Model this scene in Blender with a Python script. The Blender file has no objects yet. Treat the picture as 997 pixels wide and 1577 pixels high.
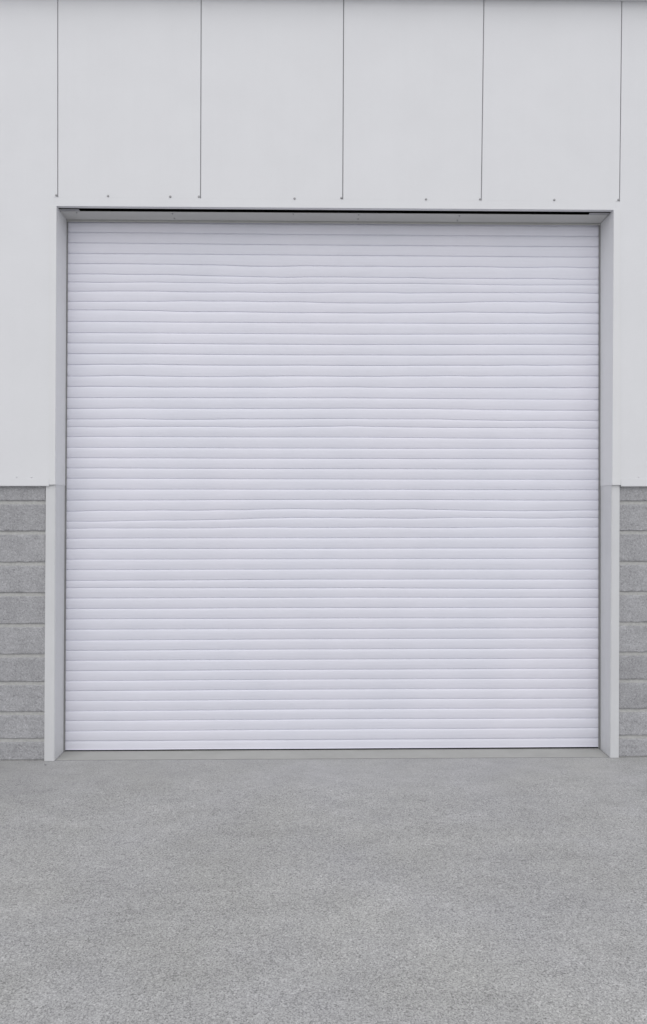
import bpy, bmesh, math, random
from mathutils import Vector, noise

random.seed(7)
scene = bpy.context.scene
COL = scene.collection
R = math.radians

# ------------------------------------------------------------------ materials
def new_mat(name):
    m = bpy.data.materials.new(name)
    m.use_nodes = True
    nt = m.node_tree
    return m, nt, nt.nodes['Principled BSDF']

def N(nt, kind, **kw):
    n = nt.nodes.new(kind)
    for k, v in kw.items():
        setattr(n, k, v)
    return n

def obj_coord(nt, scale=(1, 1, 1)):
    g = N(nt, 'ShaderNodeNewGeometry')          # world position in metres
    mp = N(nt, 'ShaderNodeMapping')
    mp.inputs['Scale'].default_value = scale
    nt.links.new(g.outputs['Position'], mp.inputs['Vector'])
    return mp.outputs['Vector']

def noise_tex(nt, vec, scale, detail=4, rough=.55, dist=0.):
    n = N(nt, 'ShaderNodeTexNoise')
    n.inputs['Scale'].default_value = scale
    n.inputs['Detail'].default_value = detail
    n.inputs['Roughness'].default_value = rough
    n.inputs['Distortion'].default_value = dist
    nt.links.new(vec, n.inputs['Vector'])
    return n.outputs['Fac']

def remap(nt, val, a, b, c, d):
    n = N(nt, 'ShaderNodeMapRange')
    n.inputs['From Min'].default_value = a
    n.inputs['From Max'].default_value = b
    n.inputs['To Min'].default_value = c
    n.inputs['To Max'].default_value = d
    nt.links.new(val, n.inputs['Value'])
    return n.outputs['Result']

def math_node(nt, op, a, b):
    n = N(nt, 'ShaderNodeMath', operation=op)
    for i, v in enumerate((a, b)):
        if isinstance(v, (int, float)):
            n.inputs[i].default_value = v
        else:
            nt.links.new(v, n.inputs[i])
    return n.outputs[0]

def scaled_colour(nt, col, fac):
    n = N(nt, 'ShaderNodeVectorMath', operation='SCALE')
    n.inputs[0].default_value = col
    nt.links.new(fac, n.inputs['Scale'])
    return n.outputs['Vector']

def mix_colour(nt, fac, a, b):
    n = N(nt, 'ShaderNodeMix', data_type='RGBA')
    nt.links.new(fac, n.inputs['Factor'])
    for i, v in ((6, a), (7, b)):
        if isinstance(v, tuple):
            n.inputs[i].default_value = (*v, 1)
        else:
            nt.links.new(v, n.inputs[i])
    return n.outputs[2]

def bump(nt, bsdf, height, dist, strength=1.0):
    b = N(nt, 'ShaderNodeBump')
    b.inputs['Strength'].default_value = strength
    b.inputs['Distance'].default_value = dist
    nt.links.new(height, b.inputs['Height'])
    nt.links.new(b.outputs['Normal'], bsdf.inputs['Normal'])

def painted(name, col, rough=.5, mott=.025, speck=True, wave=.0006, streak=0.006, spec=.35):
    """painted sheet metal: faint mottling, vertical rain streaks, slight buckling"""
    m, nt, b = new_mat(name)
    v = obj_coord(nt)
    f = remap(nt, noise_tex(nt, v, 3.0, 5, .6), .3, .7, 1 - mott, 1 + mott * .6)
    vs = obj_coord(nt, (9, 9, .35))
    f2 = remap(nt, noise_tex(nt, vs, 2.0, 4, .6), .35, .75, 1 + streak * .4, 1 - streak)
    f = math_node(nt, 'MULTIPLY', f, f2)
    c = scaled_colour(nt, col, f)
    if speck:
        sp = remap(nt, noise_tex(nt, v, 140, 2, .5), .73, .79, 0, .35)
        c = mix_colour(nt, sp, c, tuple(x * .55 for x in col))
    nt.links.new(c, b.inputs['Base Color'])
    nt.links.new(remap(nt, noise_tex(nt, v, 12, 4), .3, .7, rough - .06, rough + .08), b.inputs['Roughness'])
    b.inputs['Specular IOR Level'].default_value = spec
    bump(nt, b, noise_tex(nt, v, 1.6, 2, .4), wave, 1.0)
    return m

M_clad = painted('white_cladding_paint', (.745, .75, .772), .5, .022, True, .004)
M_trim = painted('white_trim_paint', (.735, .74, .755), .45, .02, False, .0, .006, .5)
M_post = painted('grey_white_post_paint', (.648, .654, .668), .45, .03, True, .0, .03, .5)
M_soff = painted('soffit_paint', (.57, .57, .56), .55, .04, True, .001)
M_brush = painted('brush_seal', (.26, .26, .265), .8, .1, False, .0)
M_galv = painted('zinc_screw', (.42, .42, .43), .45, .1, False, .0)
M_galv.node_tree.nodes['Principled BSDF'].inputs['Metallic'].default_value = .5
M_dark = painted('slot_shade', (.03, .03, .032), .9, .1, False, .0)  # near black: shade inside the slot is put into this colour
M_rubber = painted('black_rubber', (.010, .010, .012), .7, .1, False, .0)
M_back = painted('joint_backing', (.30, .30, .31), .7, .1, False, .0)

# shutter paint: pale lavender white, a trace of grime, faint horizontal brush
def shutter_mat():
    m, nt, b = new_mat('shutter_paint')
    v = obj_coord(nt)
    base = (.76, .765, .848)
    f = remap(nt, noise_tex(nt, v, 2.2, 5, .6), .3, .7, .965, 1.015)
    vh = obj_coord(nt, (.6, 1, 60))
    f2 = remap(nt, noise_tex(nt, vh, 3.0, 3, .6), .3, .7, .975, 1.015)
    f = math_node(nt, 'MULTIPLY', f, f2)
    tint = remap(nt, noise_tex(nt, v, 1.1, 3), .35, .65, 0, 1)
    two = mix_colour(nt, tint, base, (.767, .763, .842))
    n = N(nt, 'ShaderNodeVectorMath', operation='SCALE')
    nt.links.new(two, n.inputs[0]); nt.links.new(f, n.inputs['Scale'])
    nt.links.new(n.outputs['Vector'], b.inputs['Base Color'])
    b.inputs['Roughness'].default_value = .42
    b.inputs['Specular IOR Level'].default_value = .7
    bump(nt, b, noise_tex(nt, obj_coord(nt, (1, 1, 5)), 2.5, 3, .5), .0018, 1.0)
    return m
M_shut = shutter_mat()

def block_mat():
    m, nt, b = new_mat('split_block')
    v = obj_coord(nt)
    a = noise_tex(nt, v, 95, 5, .65, 1.2)
    big = noise_tex(nt, v, 7, 4, .6)
    f = math_node(nt, 'ADD', remap(nt, a, .3, .7, -.36, .36), remap(nt, big, .3, .7, .90, 1.08))
    at = N(nt, 'ShaderNodeAttribute', attribute_name='tone')
    f = math_node(nt, 'MULTIPLY', f, at.outputs['Fac'])
    c = scaled_colour(nt, (.395, .395, .41), f)
    sp = remap(nt, noise_tex(nt, v, 170, 2, .5), .66, .74, 0, .7)
    c = mix_colour(nt, sp, c, (.62, .62, .63))
    dk = remap(nt, noise_tex(nt, obj_coord(nt, (1, 1, 1.15)), 130, 2, .5), .32, .24, 0, .7)
    c = mix_colour(nt, dk, c, (.13, .13, .14))
    nt.links.new(c, b.inputs['Base Color'])
    b.inputs['Roughness'].default_value = .92
    b.inputs['Specular IOR Level'].default_value = .15
    h = math_node(nt, 'ADD', a, math_node(nt, 'MULTIPLY', noise_tex(nt, v, 38, 3), .8))
    bump(nt, b, h, .006, .85)
    return m
M_block = block_mat()

def mortar_mat():
    m, nt, b = new_mat('mortar')
    v = obj_coord(nt)
    f = remap(nt, noise_tex(nt, v, 60, 5, .65), .3, .7, .85, 1.1)
    nt.links.new(scaled_colour(nt, (.49, .49, .48), f), b.inputs['Base Color'])
    b.inputs['Roughness'].default_value = .95
    bump(nt, b, noise_tex(nt, v, 120, 3), .003, .7)
    return m
M_mortar = mortar_mat()

def ground_mat():
    m, nt, b = new_mat('rough_concrete')
    v = obj_coord(nt)
    # aggregate: fine distorted grain plus broken pebbly cells
    g1 = noise_tex(nt, v, 52, 3, .6, 2.6)
    g2 = noise_tex(nt, v, 150, 2, .5, 1.0)
    vo = N(nt, 'ShaderNodeTexVoronoi', feature='DISTANCE_TO_EDGE')
    vo.inputs['Scale'].default_value = 85
    nt.links.new(v, vo.inputs['Vector'])
    cell = remap(nt, vo.outputs['Distance'], .0, .22, -.10, .05)
    # the broom-rough part fades into a smoother, more dusty strip by the wall
    sep = N(nt, 'ShaderNodeSeparateXYZ')
    nt.links.new(v, sep.inputs[0])
    wob = math_node(nt, 'ADD', sep.outputs['Y'], remap(nt, noise_tex(nt, v, 2.2, 4), .3, .7, -.35, .35))
    near = remap(nt, wob, -.75, -.05, 0, 1)
    grain = math_node(nt, 'ADD', remap(nt, g1, .3, .7, -.36, .36), remap(nt, g2, .3, .7, -.26, .26))
    grain = math_node(nt, 'ADD', grain, cell)
    grain = math_node(nt, 'MULTIPLY', grain, remap(nt, near, 0, 1, 1, .45))
    big = remap(nt, noise_tex(nt, obj_coord(nt, (.8, 1.1, 1)), .9, 5, .55), .3, .7, .90, 1.08)
    mid = remap(nt, noise_tex(nt, obj_coord(nt, (1, 1.8, 1)), 3.6, 5, .6), .3, .7, .92, 1.07)
    f = math_node(nt, 'MULTIPLY', big, mid)
    f = math_node(nt, 'MULTIPLY', f, math_node(nt, 'ADD', grain, 1.0))
    tint = remap(nt, noise_tex(nt, v, 1.3, 3), .35, .65, 0, 1)
    two = mix_colour(nt, tint, (.402, .401, .392), (.404, .403, .406))
    n = N(nt, 'ShaderNodeVectorMath', operation='SCALE')
    nt.links.new(two, n.inputs[0]); nt.links.new(f, n.inputs['Scale'])
    c = n.outputs['Vector']
    lt = remap(nt, noise_tex(nt, v, 105, 2, .5), .67, .73, 0, .5)
    c = mix_colour(nt, lt, c, (.56, .56, .56))
    dk = remap(nt, noise_tex(nt, obj_coord(nt, (1.1, 1, 1)), 88, 2, .5), .35, .28, 0, .65)
    c = mix_colour(nt, dk, c, (.12, .12, .12))
    nt.links.new(c, b.inputs['Base Color'])
    b.inputs['Roughness'].default_value = .9
    b.inputs['Specular IOR Level'].default_value = .2
    bump(nt, b, math_node(nt, 'ADD', g1, math_node(nt, 'MULTIPLY', g2, .4)), .006, .55)
    return m
M_ground = ground_mat()

def threshold_mat():
    m, nt, b = new_mat('smooth_concrete')
    v = obj_coord(nt)
    f = remap(nt, noise_tex(nt, v, 4, 6, .6), .3, .7, .93, 1.06)
    nt.links.new(scaled_colour(nt, (.395, .395, .378), f), b.inputs['Base Color'])
    b.inputs['Roughness'].default_value = .85
    bump(nt, b, noise_tex(nt, v, 80, 3), .001, .5)
    return m
M_thr = threshold_mat()

# ------------------------------------------------------------------ helpers
def link(name, bm, mats, parent=None, smooth=None):
    me = bpy.data.meshes.new(name)
    bm.normal_update()
    bm.to_mesh(me); bm.free()
    for m in (mats if isinstance(mats, (list, tuple)) else [mats]):
        me.materials.append(m)
    if smooth is not None:
        for p in me.polygons:
            p.use_smooth = True
        me.set_sharp_from_angle(angle=R(smooth))
    o = bpy.data.objects.new(name, me)
    COL.objects.link(o)
    if parent:
        o.parent = parent
        o.matrix_parent_inverse = parent.matrix_world.inverted()
    return o

def thing(name, label, cat, loc=(0, 0, 0), group=None):
    o = bpy.data.objects.new(name, None)
    COL.objects.link(o)
    o.location = loc
    o.empty_display_size = .2
    bpy.context.view_layer.update()
    tag(o, label, cat, group)
    return o

def tag(o, label, cat, group=None):
    o['label'] = label; o['category'] = cat
    o['kind'] = 'thing'
    if group:
        o['group'] = group

def structure(o):
    o['kind'] = 'structure'
    return o

def prism(bm, poly, y0, y1, bevel=0.0, seg=2, mat=0, upright=False):
    """extrude an (x, z) outline from y0 (front) to y1 (back)"""
    a = [bm.verts.new((x, y0, z)) for x, z in poly]
    b = [bm.verts.new((x, y1, z)) for x, z in poly]
    fs = [bm.faces.new(a), bm.faces.new(b[::-1])]
    n = len(poly)
    for i in range(n):
        j = (i + 1) % n
        fs.append(bm.faces.new((a[j], a[i], b[i], b[j])))
    bmesh.ops.recalc_face_normals(bm, faces=fs)
    for f in fs:
        f.material_index = mat
    if bevel:
        es = list({e for f in fs for e in f.edges})
        if upright:
            es = [e for e in es if abs(e.verts[0].co.z - e.verts[1].co.z) > .3]
        bmesh.ops.bevel(bm, geom=es, offset=bevel, segments=seg, affect='EDGES', clamp_overlap=True)

def rect(x0, x1, z0, z1):
    return [(x0, z0), (x1, z0), (x1, z1), (x0, z1)]

def box(bm, x0, x1, y0, y1, z0, z1, bevel=0.0, mat=0):
    prism(bm, rect(x0, x1, z0, z1), y0, y1, bevel, 2, mat)

def screw_bm(x, y, z, r=.0075, axis='y'):
    """washer plus domed hex head, pointing at -y (or -z)"""
    bm = bmesh.new()
    def ring(rad, d, n, ph=0.):
        vs = []
        for i in range(n):
            t = 2 * math.pi * i / n + ph
            p = (x + rad * math.cos(t), y - d, z + rad * math.sin(t)) if axis == 'y' else \
                (x + rad * math.cos(t), y + rad * math.sin(t), z - d)
            vs.append(bm.verts.new(p))
        return vs
    def stack(rings):
        for a, b in zip(rings, rings[1:]):
            n = len(a)
            for i in range(n):
                j = (i + 1) % n
                bm.faces.new((a[i], a[j], b[j], b[i]))
        bm.faces.new(rings[-1])
    stack([ring(r, -.001, 16), ring(r, .002, 16), ring(r * .8, .003, 16)])
    stack([ring(r * .6, .002, 6), ring(r * .6, .006, 6), ring(r * .42, .0075, 6)])
    bmesh.ops.recalc_face_normals(bm, faces=bm.faces)
    return bm

# ------------------------------------------------------------------ dimensions (metres; x along the wall, y into the building)
Z_TOP = 5.62                 # top of the cladding, under the eave
Z_LIN = 3.813                # underside of the lintel
Z_FL = 3.872                 # where the panel joints stop above the lintel
Z_CLAD = 1.896               # bottom edge of the cladding, top of the blockwork
X_END0, X_END1 = -6.7, 7.1   # ends of the building
# inner front corners of the opening, at the ground and at the lintel (slightly out of plumb)
LX0, LX1 = -1.7596, -1.7418
RX0, RX1 = 2.0872, 2.1086
def lx(z): return LX0 + (LX1 - LX0) * z / Z_LIN
def rx(z): return RX0 + (RX1 - RX0) * z / Z_LIN
# back corners of the opening (curtain plane)
BL0, BL1 = -1.7604, -1.7397
BR0, BR1 = 2.0942, 2.0966
def blx(z): return BL0 + (BL1 - BL0) * z / Z_LIN
def brx(z): return BR0 + (BR1 - BR0) * z / Z_LIN
YC = .20                     # curtain plane

# ------------------------------------------------------------------ ground
bm = bmesh.new()
xs = [-300, -60, -12, -4, 4, 12, 60, 300]; ys = [-300, -60, -14, -6, -2, .03, 14, 60, 300]
vv = [[bm.verts.new((x, y, 0)) for x in xs] for y in ys]
for j in range(len(ys) - 1):
    for i in range(len(xs) - 1):
        bm.faces.new((vv[j][i], vv[j][i + 1], vv[j + 1][i + 1], vv[j + 1][i]))
structure(link('ground', bm, M_ground))

# smooth trowelled sill inside the doorway, its front edge a saw-cut line
bm = bmesh.new()
prism(bm, [(LX0 + .004, -.02), (RX0 - .004, -.02), (RX0 - .004, .004), (LX0 + .004, .004)], .022, .45, .0015, 1)
sill = structure(link('threshold', bm, M_thr))
bm = bmesh.new()
box(bm, LX0 + .004, RX0 - .004, .0155, .0216, -.02, .0012)
link('sealant_joint', bm, M_brush, sill)

# ------------------------------------------------------------------ block walls
JOINTS = [.154, .338, .545, .735, .944, 1.158, 1.369, 1.583, 1.791]
def block_wall(x0, x1, label, seed, fine_side):
    """horizontal courses of rough faced block with raked bed joints"""
    rnd = random.Random(seed)
    bm = bmesh.new()
    tone = bm.verts.layers.float.new('tone')
    YF, YR, YB = .012, .028, .19
    rows = []
    lo = -.02
    for z in JOINTS + [Z_CLAD + .02]:
        rows.append((lo, z)); lo = z - .021
    rows = [(-.02, JOINTS[0])] + [(JOINTS[i] + .021, JOINTS[i + 1]) for i in range(len(JOINTS) - 1)] + [(JOINTS[-1] + .021, Z_CLAD + .03)]
    # JOINTS are the dark arrises under each block: the mortar bed lies below them
    rows = []
    prev = .007
    for z in JOINTS + [None]:
        top = (z - .025) if z else Z_CLAD + .03
        rows.append((prev, top))
        prev = z
    xe = []
    x = 0.0
    L = x1 - x0
    while x < L:
        xe.append(x); x += .011 if x < .55 else .07
    xe.append(L)
    xpos = [(x1 - x) if fine_side == 'right' else (x0 + x) for x in xe]
    if fine_side == 'right':
        xpos = xpos[::-1]
    for r, (z0, z1) in enumerate(rows):
        t = 1 + rnd.uniform(-.05, .05)
        nz = 16
        prof = [(YR + .012, z0), (YF + .005, z0)]
        for k in range(nz + 1):
            prof.append((YF, z0 + .004 + (z1 - z0 - .008) * k / nz))
        prof += [(YF + .005, z1), (YR + .012, z1)]
        grid = []
        for x in xpos:
            colv = []
            for k, (y, z) in enumerate(prof):
                p = Vector((x * 1.0, seed * 3.1, z))
                d = .0022 * noise.noise(p * 42) + .0018 * noise.noise(p * 90) + .0015 * noise.noise(p * 14 + Vector((r * 5, 0, 0)))
                dz = 0
                if k in (1, 2, len(prof) - 3, len(prof) - 2):
                    dz = .0011 * noise.noise(p * 34 + Vector((9, 0, r))) + .0010 * noise.noise(p * 110)
                if 0 < k < len(prof) - 1:
                    y -= d
                vtx = bm.verts.new((x, y, z + dz)); vtx[tone] = t * (1 + .03 * noise.noise(Vector((x * 2.4, r * 7.7, seed))))
                colv.append(vtx)
            grid.append(colv)
        for i in range(len(grid) - 1):
            for k in range(len(prof) - 1):
                f = bm.faces.new((grid[i][k], grid[i + 1][k], grid[i + 1][k + 1], grid[i][k + 1]))
                f.material_index = 0
    # mortar core, a little uneven
    n0 = len(bm.faces)
    zz = [-.03 + (Z_CLAD + .06) * k / 120 for k in range(121)]
    g = [[bm.verts.new((x, YR - .006 + .0022 * noise.noise(Vector((x * 30, seed, z * 30))), z)) for z in zz] for x in xpos]
    for i in range(len(g) - 1):
        for k in range(120):
            f = bm.faces.new((g[i][k], g[i + 1][k], g[i + 1][k + 1], g[i][k + 1])); f.material_index = 1
    bmesh.ops.recalc_face_normals(bm, faces=bm.faces)
    box(bm, x0, x1, YR + .02, YB, -.03, Z_CLAD + .03, 0, 1)
    for f in bm.faces:
        if len(f.verts) == 4 and f.material_index < 2 and f.calc_center_median().y < YR + .015:
            f.normal_update()
            if f.normal.y > .2: f.normal_flip()
    o = link('block_wall', bm, [M_block, M_mortar], None, 50)
    tag(o, label, 'wall', 'low block walls either side of the door')
    return o
block_wall(X_END0, -1.826, 'low grey concrete block wall left of the white shutter, under the left cladding panel', 1, 'right')
block_wall(2.153, X_END1, 'low grey concrete block wall right of the white shutter, at the right edge', 2, 'left')

# ------------------------------------------------------------------ warehouse: cladding and what closes the building
wh = thing('warehouse', 'pale white metal clad warehouse facade of flush vertical panels above and beside the door', 'building', (.2, 0, 0))
YP = -.012                   # face of the cladding
PT = .06
# joint positions at the eave and where they end above the lintel
tops = [-4.69, -3.70, -2.715, -1.7329, -.7513, .2301, 1.2021, 2.1646, 3.145, 4.125, 5.105, 6.085]
bots = [-4.69, -3.70, -2.715, -1.7329, -.7558, .2233, 1.1840, 2.1487, 3.130, 4.110, 5.095, 6.080]
T = [X_END0] + tops + [X_END1]; B = [X_END0] + bots + [X_END1]
GAP = .0026
def jx(i, z):                # joint i extended along its slope
    zt, zb = 5.2359, 3.870
    return B[i] + (T[i] - B[i]) * (z - zb) / (zt - zb)
for i in range(len(T) - 1):
    over_door = 4 <= i <= 7
    bm = bmesh.new()
    z0 = Z_FL if over_door else Z_CLAD + .004
    a0, a1, b0, b1 = jx(i, Z_TOP) + GAP, jx(i, z0) + GAP, jx(i + 1, Z_TOP) - GAP, jx(i + 1, z0) - GAP
    if over_door:
        poly = [(a1, z0), (b1, z0), (b0, Z_TOP), (a0, Z_TOP)]
    elif i == 3:             # left of the door: narrower below the lintel
        poly = [(a1, z0), (lx(z0) - .014, z0), (lx(Z_LIN) - .014, Z_LIN - .003), (lx(Z_LIN) - .014, Z_FL - .002), (jx(4, Z_FL) - GAP, Z_FL), (b0, Z_TOP), (a0, Z_TOP)]
    elif i == 8:
        poly = [(rx(z0) + .014, z0), (b1, z0), (b0, Z_TOP), (a0, Z_TOP), (jx(8, Z_FL) + GAP, Z_FL), (rx(Z_LIN) + .014, Z_FL - .002), (rx(Z_LIN) + .014, Z_LIN - .003)]
    else:
        poly = [(a1, z0), (b1, z0), (b0, Z_TOP), (a0, Z_TOP)]
    prism(bm, poly, YP, YP + PT, .0025, 2, 0, True)
    link('cladding_panel', bm, M_clad, wh, 40)
# backing strip behind the joints (the tongue of each panel)
for i in range(1, len(T) - 1):
    z0 = Z_FL if 4 <= i <= 8 else Z_CLAD + .01
    bm = bmesh.new()
    prism(bm, [(jx(i, z0) - .02, z0), (jx(i, z0) + .02, z0), (jx(i, Z_TOP) + .02, Z_TOP - .01), (jx(i, Z_TOP) - .02, Z_TOP - .01)], YP + .012, YP + .016, 0)
    link('joint_strip', bm, M_back, wh)

# lintel flashing: flush strip over the door with a folded lip
bm = bmesh.new()
prism(bm, [(LX1 - .0137, Z_LIN), (RX1 + .0137, Z_LIN), (RX1 + .0137, Z_FL - .0002), (LX1 - .0137, Z_FL - .0002)], YP, YP + .004)
box(bm, LX1 - .008, RX1 + .008, YP + .0045, .024, Z_LIN, Z_LIN + .003, 0)
link('lintel_flashing', bm, M_clad, wh, 40)
# drip flashing along the bottom of the cladding
for x0, x1, xs_ in ((X_END0, -1.7925, (-2.0122, -1.9103)), (2.1575, X_END1, (2.2831,))):
    bm = bmesh.new()
    prism(bm, rect(x0, x1, Z_CLAD - .001, Z_CLAD + .050), YP - .0022, YP - .0004, .0008, 1)
    box(bm, x0, x1, YP - .0022, .011, Z_CLAD - .004, Z_CLAD - .0014, 0)
    d = link('drip_flashing', bm, M_clad, wh, 40)
    for x in xs_:
        link('screw', screw_bm(x, YP - .0008, 1.956 + random.uniform(-.004, .006), .0045), M_clad, d, 30)
for x, z in ((-1.7418, 3.8855), (-1.3887, 3.8836), (-.9633, 3.8823), (-.7665, 3.8838), (-.109, 3.8751), (.2142, 3.8819), (.7999, 3.8771),
             (1.1755, 3.8799), (1.6917, 3.8791), (2.1398, 3.8823)):
    link('screw', screw_bm(x, YP, z, .0082), M_galv, wh, 30)
# eave just above the frame: soffit board, fascia, gutter
bm = bmesh.new()
box(bm, X_END0 - .1, X_END1 + .1, YP - .078, YP - .0005, 5.262, 5.275, .002)
link('eave_soffit', bm, M_clad, wh, 40)
bm = bmesh.new()
prof = [(-.091, 5.28), (-.155, 5.31), (-.165, 5.33), (-.165, 5.43), (-.158, 5.43), (-.158, 5.335), (-.099, 5.30), (-.099, 5.48), (-.091, 5.48)]
a = [bm.verts.new((X_END0 - .1, y, z)) for y, z in prof]; b = [bm.verts.new((X_END1 + .1, y, z)) for y, z in prof]
for k in range(len(prof)):
    j = (k + 1) % len(prof)
    bm.faces.new((a[k], a[j], b[j], b[k]))
bm.faces.new(a[::-1]); bm.faces.new(b)
bmesh.ops.recalc_face_normals(bm, faces=bm.faces)
link('gutter', bm, M_trim, wh, 40)
bm = bmesh.new()
a = [bm.verts.new(p) for p in ((X_END0 - .1, -.10, 5.49), (X_END1 + .1, -.10, 5.49), (X_END1 + .1, 11.1, 6.6), (X_END0 - .1, 11.1, 6.6))]
b = [bm.verts.new(v.co + Vector((0, 0, .15))) for v in a]
bm.faces.new(a[::-1]); bm.faces.new(b)
for k in range(4):
    j = (k + 1) % 4
    bm.faces.new((a[k], a[j], b[j], b[k]))
bmesh.ops.recalc_face_normals(bm, faces=bm.faces)
link('roof', bm, M_clad, wh)
for x0, x1 in ((X_END0, X_END0 + .06), (X_END1 - .06, X_END1)):
    bm = bmesh.new(); box(bm, x0 + .001, x1 - .001, .20, 11, -.02, 5.9, 0)
    link('side_wall', bm, M_clad, wh)
bm = bmesh.new(); box(bm, X_END0, X_END1, 10.94, 11, -.02, 6.4, 0)
link('rear_wall', bm, M_clad, wh)
# added box behind the slot and curtain, its dark colour standing for interior shade
bm = bmesh.new()
box(bm, -2.1, 2.45, .50, .52, -.02, 5.3, 0); box(bm, -2.1, 2.45, .052, .499, 4.20, 4.22, 0)
box(bm, -2.12, -2.101, .20, .52, -.02, 4.25, 0); box(bm, 2.451, 2.47, .20, .52, -.02, 4.25, 0)
box(bm, -2.1, 2.45, .050, .0515, 3.90, 4.199, 0)
link('slot_shade_box', bm, M_dark, wh)

# ------------------------------------------------------------------ door frame
fr = thing('door_frame', 'pale steel frame with deep side posts around the roller shutter', 'door frame', (.17, 0, 0))
def post(front, back, outer, z0, z1, y0, side, mat, name, bev):
    """upright folded post: face towards the yard, reveal running back to the curtain"""
    bm = bmesh.new()
    def sec(z, e):
        f = front(z) + side * e * 0; bk = back(z); o = outer(z)
        return [(o, y0), (f, y0), (bk, YC - .012), (bk + side * -.0, YC - .006), (bk - side * .03 * -1, YC - .006), (o, .075)]
    lo, hi = sec(z0, 0), sec(z1, 0)
    a = [bm.verts.new((x, y, z0)) for x, y in lo]; b = [bm.verts.new((x, y, z1)) for x, y in hi]
    n = len(a)
    for i in range(n):
        j = (i + 1) % n
        bm.faces.new((a[i], a[j], b[j], b[i]))
    bm.faces.new(a[::-1]); bm.faces.new(b)
    bmesh.ops.recalc_face_normals(bm, faces=bm.faces)
    es = [e for e in bm.edges if abs(e.verts[0].co.z - e.verts[1].co.z) > .5 and min(v.co.y for v in e.verts) < y0 + .01]
    bmesh.ops.bevel(bm, geom=es, offset=bev, segments=3, affect='EDGES')
    return link(name, bm, mat, fr, 35)
ZJ = 1.902                   # where the upper trim laps the lower post
# lower posts stand on the ground
post(lx, blx, lambda z: -1.8305 + .0058 * z, .002, ZJ, .0, -1, M_post, 'jamb_post', .004)
post(rx, brx, lambda z: 2.1496 + .0031 * z, .002, ZJ, .0, 1, M_post, 'jamb_post', .004)
# upper trims, lapped a few millimetres over the posts
lap = .0022
post(lambda z: lx(z) + lap, lambda z: blx(z) + lap, lambda z: -1.7906, ZJ + .0003, Z_LIN - .0008, YP - .0045, -1, M_trim, 'jamb_trim', .0016)
post(lambda z: rx(z) - lap, lambda z: brx(z) - lap, lambda z: 2.1555, ZJ + .0003, Z_LIN - .0008, YP - .0045, 1, M_trim, 'jamb_trim', .0016)
# soffit panel behind the ventilation slot, falling slightly to the curtain
bm = bmesh.new()
ya, yb, za, zb = .057, YC - .017, Z_LIN - .010, 3.796
a = [bm.verts.new(p) for p in ((BL1 + .003, ya, za), (BR1 - .003, ya, za), (BR1 - .003, yb, zb), (BL1 + .003, yb, zb))]
b = [bm.verts.new(v.co + Vector((0, 0, .003))) for v in a]
bm.faces.new(a); bm.faces.new(b[::-1])
for k in range(4):
    j = (k + 1) % 4
    bm.faces.new((a[k], a[j], b[j], b[k]))
bmesh.ops.recalc_face_normals(bm, faces=bm.faces)
box(bm, BL1 + .003, BR1 - .003, YC - .0075, YC - .0045, 3.7845, 3.812, 0)
sf = link('soffit_panel', bm, M_soff, fr)
for x, y in ((-1.6286, .070), (-.9636, .077), (-.9636, .15), (.339, .075), (.339, .14), (-.12, .07), (1.05, .08), (1.05, .15)):
    zs = za + (zb - za) * (y - ya) / (yb - ya)
    link('screw', screw_bm(x, y, zs + .0005, .006, 'z'), M_galv, sf, 30)
# small plates that close the slot at both ends
for x0, x1 in ((BL1 + .003, -1.60), (1.955, BR1 - .003)):
    bm = bmesh.new(); box(bm, x0, x1, 0.0255, .0565, Z_LIN - .009, Z_LIN - .006, .0005)
    link('bracket_plate', bm, M_galv, fr, 30)

# ------------------------------------------------------------------ roller shutter
rs = thing('roller_shutter', 'closed white roller shutter of many narrow horizontal slats in the centre', 'shutter door', (.17, YC, 0))
# heights of the joints between slats at three stations (some slats are bowed or kinked)
SX = (-1.6613, .1479, 1.9313)
LA = [3.785, 3.712, 3.637, 3.561, 3.487, 3.411, 3.354, 3.295, 3.223, 3.154, 3.074, 2.994, 2.92, 2.844, 2.766, 2.687, 2.609, 2.529, 2.453, 2.376, 2.321, 2.251, 2.174, 2.099, 2.027, 1.953, 1.875, 1.797, 1.718, 1.648, 1.597, 1.524, 1.45, 1.374, 1.299, 1.222, 1.171, 1.096, 1.021, .947, .873, .795, .723, .651, .577, .505, .434, .362, .289, .22, .146, .076]
LB = [3.781, 3.706, 3.631, 3.558, 3.48, 3.4, 3.358, 3.288, 3.221, 3.144, 3.071, 2.991, 2.916, 2.841, 2.767, 2.687, 2.608, 2.532, 2.457, 2.383, 2.327, 2.25, 2.17, 2.097, 2.023, 1.949, 1.875, 1.802, 1.738, 1.67, 1.6, 1.526, 1.45, 1.375, 1.301, 1.228, 1.166, 1.098, 1.023, .949, .874, .799, .726, .654, .58, .51, .438, .366, .295, .223, .15, .077]
LC = [3.779, 3.706, 3.631, 3.556, 3.479, 3.4, 3.354, 3.297, 3.228, 3.151, 3.074, 2.998, 2.923, 2.848, 2.775, 2.7, 2.612, 2.526, 2.449, 2.373, 2.318, 2.24, 2.17, 2.096, 2.022, 1.947, 1.872, 1.798, 1.722, 1.67, 1.603, 1.528, 1.451, 1.375, 1.298, 1.226, 1.159, 1.094, 1.021, .947, .874, .799, .726, .654, .58, .509, .436, .365, .293, .221, .151, .078]
def smooth(t):
    t = max(0, min(1, t)); return t * t * (3 - 2 * t)
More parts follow.
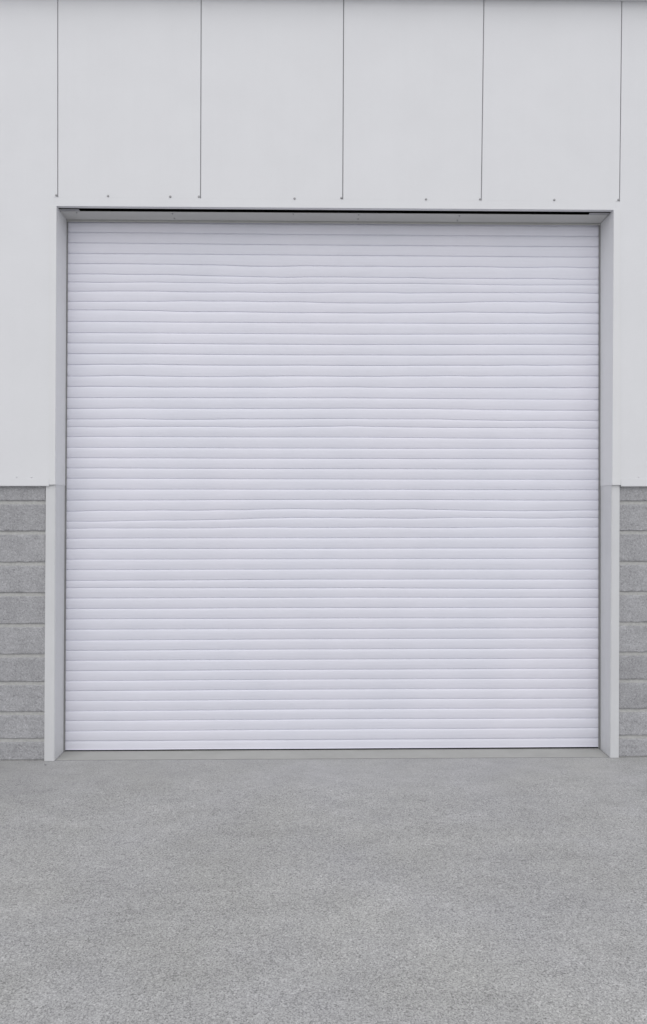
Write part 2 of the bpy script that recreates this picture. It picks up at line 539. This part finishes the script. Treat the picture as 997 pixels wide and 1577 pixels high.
def joint_z(k, x):
    if k < 0: return 3.86
    if k >= len(LA): return .012
    if x < SX[1]:
        z = LA[k] + (LB[k] - LA[k]) * smooth((x - SX[0]) / (SX[1] - SX[0]))
    else:
        z = LB[k] + (LC[k] - LB[k]) * smooth((x - SX[1]) / (SX[2] - SX[1]))
    wavy = k in (4, 5, 6, 7, 8, 9, 14, 15, 16, 18, 19, 20, 28, 29, 30)
    w, w2 = (.0085, .0032) if wavy else (.0012, .0005)
    return z + w * noise.noise(Vector((x * 1.5, k * 3.7, 0))) + w2 * noise.noise(Vector((x * 5, k * 5.1, 3)))
xsN = 72
X0c, X1c = -1.80, 2.14
cx_ = [X0c + (X1c - X0c) * i / xsN for i in range(xsN + 1)]
bm = bmesh.new()
# profile of one slat, from its top edge (t=0) down to the groove (t=1): (t, bulge towards the yard)
PROF = [(0.0, -.0046), (.015, .0006), (.04, .0019), (.10, .0031), (.20, .0040), (.33, .0044), (.47, .0043), (.60, .0039), (.72, .0031), (.83, .0021), (.92, .0011), (.945, .0006), (.955, -.0040)]
prev = None
for k in range(-1, len(LA) - 1):
    tilt = random.uniform(-.0006, .0006)
    for q, (t, d) in enumerate(PROF):
        row = []
        for x in cx_:
            zt, zb_ = joint_z(k, x), joint_z(k + 1, x)
            h = zt - zb_
            y = YC + .006 - d * min(1, h / .06) - tilt * (t - .5) * 2 + .0008 * noise.noise(Vector((x * .9, k * 2.1, 7)))
            row.append(bm.verts.new((x, y, zt - h * t)))
        if prev:
            for i in range(xsN):
                bm.faces.new((prev[i], row[i], row[i + 1], prev[i + 1]))
        prev = row
# closing edge behind the bottom rail
row = [bm.verts.new((x, YC + .012, joint_z(len(LA) - 1, x) - .004)) for x in cx_]
for i in range(xsN):
    bm.faces.new((prev[i], row[i], row[i + 1], prev[i + 1]))
bmesh.ops.recalc_face_normals(bm, faces=bm.faces)
if sum(f.normal.y * f.calc_area() for f in bm.faces) > 0:
    bmesh.ops.reverse_faces(bm, faces=bm.faces)
link('curtain', bm, M_shut, rs, 38)
# bottom rail with a small turned lip
bm = bmesh.new()
K = len(LA) - 1
rail_x = [-1.770 + 3.872 * i / 40 for i in range(41)]
rail = [(.0, .0070), (.0, .0012), (-.003, .0), (-.020, -.0006), (-.058, -.0006), (-.059, -.004), (-.0600, -.004), (-.0605, .016)]
prev = None
for dz, dy in rail:
    row = [bm.verts.new((x, YC + .003 + dy, joint_z(K, x) - .0018 + dz)) for x in rail_x]
    if prev:
        for i in range(len(row) - 1):
            bm.faces.new((prev[i], row[i], row[i + 1], prev[i + 1]))
    prev = row
bmesh.ops.recalc_face_normals(bm, faces=bm.faces)
if sum(f.normal.y * f.calc_area() for f in bm.faces) > 0:
    bmesh.ops.reverse_faces(bm, faces=bm.faces)
link('bottom_rail', bm, M_shut, rs, 30)
bm = bmesh.new()
box(bm, -1.765, 2.098, YC + .008, YC + .03, .002, .018, .001)
link('bottom_seal', bm, M_rubber, rs)
# guides: dark brush strip each side where the slats run in
for bx_, s in ((blx, 1), (brx, -1)):
    bm = bmesh.new()
    w = .0105 if s > 0 else .0135
    z1 = 3.796
    pa = [(bx_(.004) - s * .03, .004), (bx_(.004) + s * w, .004), (bx_(z1) + s * w, z1), (bx_(z1) - s * .03, z1)]
    if s < 0: pa = pa[::-1]
    prism(bm, pa, YC - .0045, YC - .0005, .0008, 1)
    link('guide_rail', bm, M_brush, rs, 30)

# small stone chip lying on the concrete near the left post
bm = bmesh.new()
bmesh.ops.create_icosphere(bm, subdivisions=2, radius=.0075)
for v in bm.verts:
    v.co = Vector((v.co.x * 1.3, v.co.y, v.co.z * .5)) * (1 + .35 * noise.noise(v.co * 90))
o = link('stone_chip', bm, M_back, None, 40)
o.location = (-1.795, -.075, .004)
tag(o, 'tiny dark stone chip on the concrete in front of the left door post', 'stone')

# ------------------------------------------------------------------ light and sky (bright overcast)
SUN_EL, SUN_AZ = 48, 4      # high, behind the camera
w = bpy.data.worlds.new('World'); scene.world = w; w.use_nodes = True
nt = w.node_tree
bg = nt.nodes['Background']
sky = nt.nodes.new('ShaderNodeTexSky'); sky.sky_type = 'NISHITA'; sky.sun_disc = False
sky.sun_elevation = R(SUN_EL); sky.sun_rotation = R(180 + SUN_AZ)
sky.air_density = 1.0; sky.dust_density = 4.0; sky.ozone_density = 1.0
hs = nt.nodes.new('ShaderNodeHueSaturation'); hs.inputs['Saturation'].default_value = .12
nt.links.new(sky.outputs['Color'], hs.inputs['Color'])
# an even sheet of cloud over most of the sky, slightly brighter and darker in broad patches
tc = nt.nodes.new('ShaderNodeTexCoord')
cl = noise_tex(nt, tc.outputs['Generated'], 2.2, 4, .5)
cloud = scaled_colour(nt, (8.6, 8.65, 8.9), remap(nt, cl, .3, .7, .88, 1.12))
mx = nt.nodes.new('ShaderNodeMix'); mx.data_type = 'RGBA'; mx.inputs['Factor'].default_value = .85
nt.links.new(hs.outputs['Color'], mx.inputs[6]); nt.links.new(cloud, mx.inputs[7])
nt.links.new(mx.outputs[2], bg.inputs['Color'])
bg.inputs['Strength'].default_value = .15
sd = bpy.data.lights.new('sun', 'SUN'); sd.energy = .5; sd.angle = R(60); sd.color = (1, .985, .96)
so = bpy.data.objects.new('sun', sd); COL.objects.link(so)
v = Vector((math.sin(R(SUN_AZ)) * math.cos(R(SUN_EL)) * -1, -math.cos(R(SUN_AZ)) * math.cos(R(SUN_EL)), math.sin(R(SUN_EL))))
so.rotation_euler = (-v).to_track_quat('-Z', 'Y').to_euler()
so.location = (0, -6, 12)

# ------------------------------------------------------------------ camera
cam = bpy.data.cameras.new('camera')
cam.sensor_fit = 'VERTICAL'; cam.sensor_height = 24.0; cam.lens = 24.0 * 1158 / 1577
cam.clip_end = 2000
co = bpy.data.objects.new('camera', cam); COL.objects.link(co)
co.location = (0, -5.2, 1.714)
co.rotation_euler = (R(90), 0, R(-1.0))
scene.camera = co

scene.view_settings.view_transform = 'Standard'
scene.view_settings.look = 'None'
scene.view_settings.exposure = -0.27
scene.view_settings.gamma = 1.0
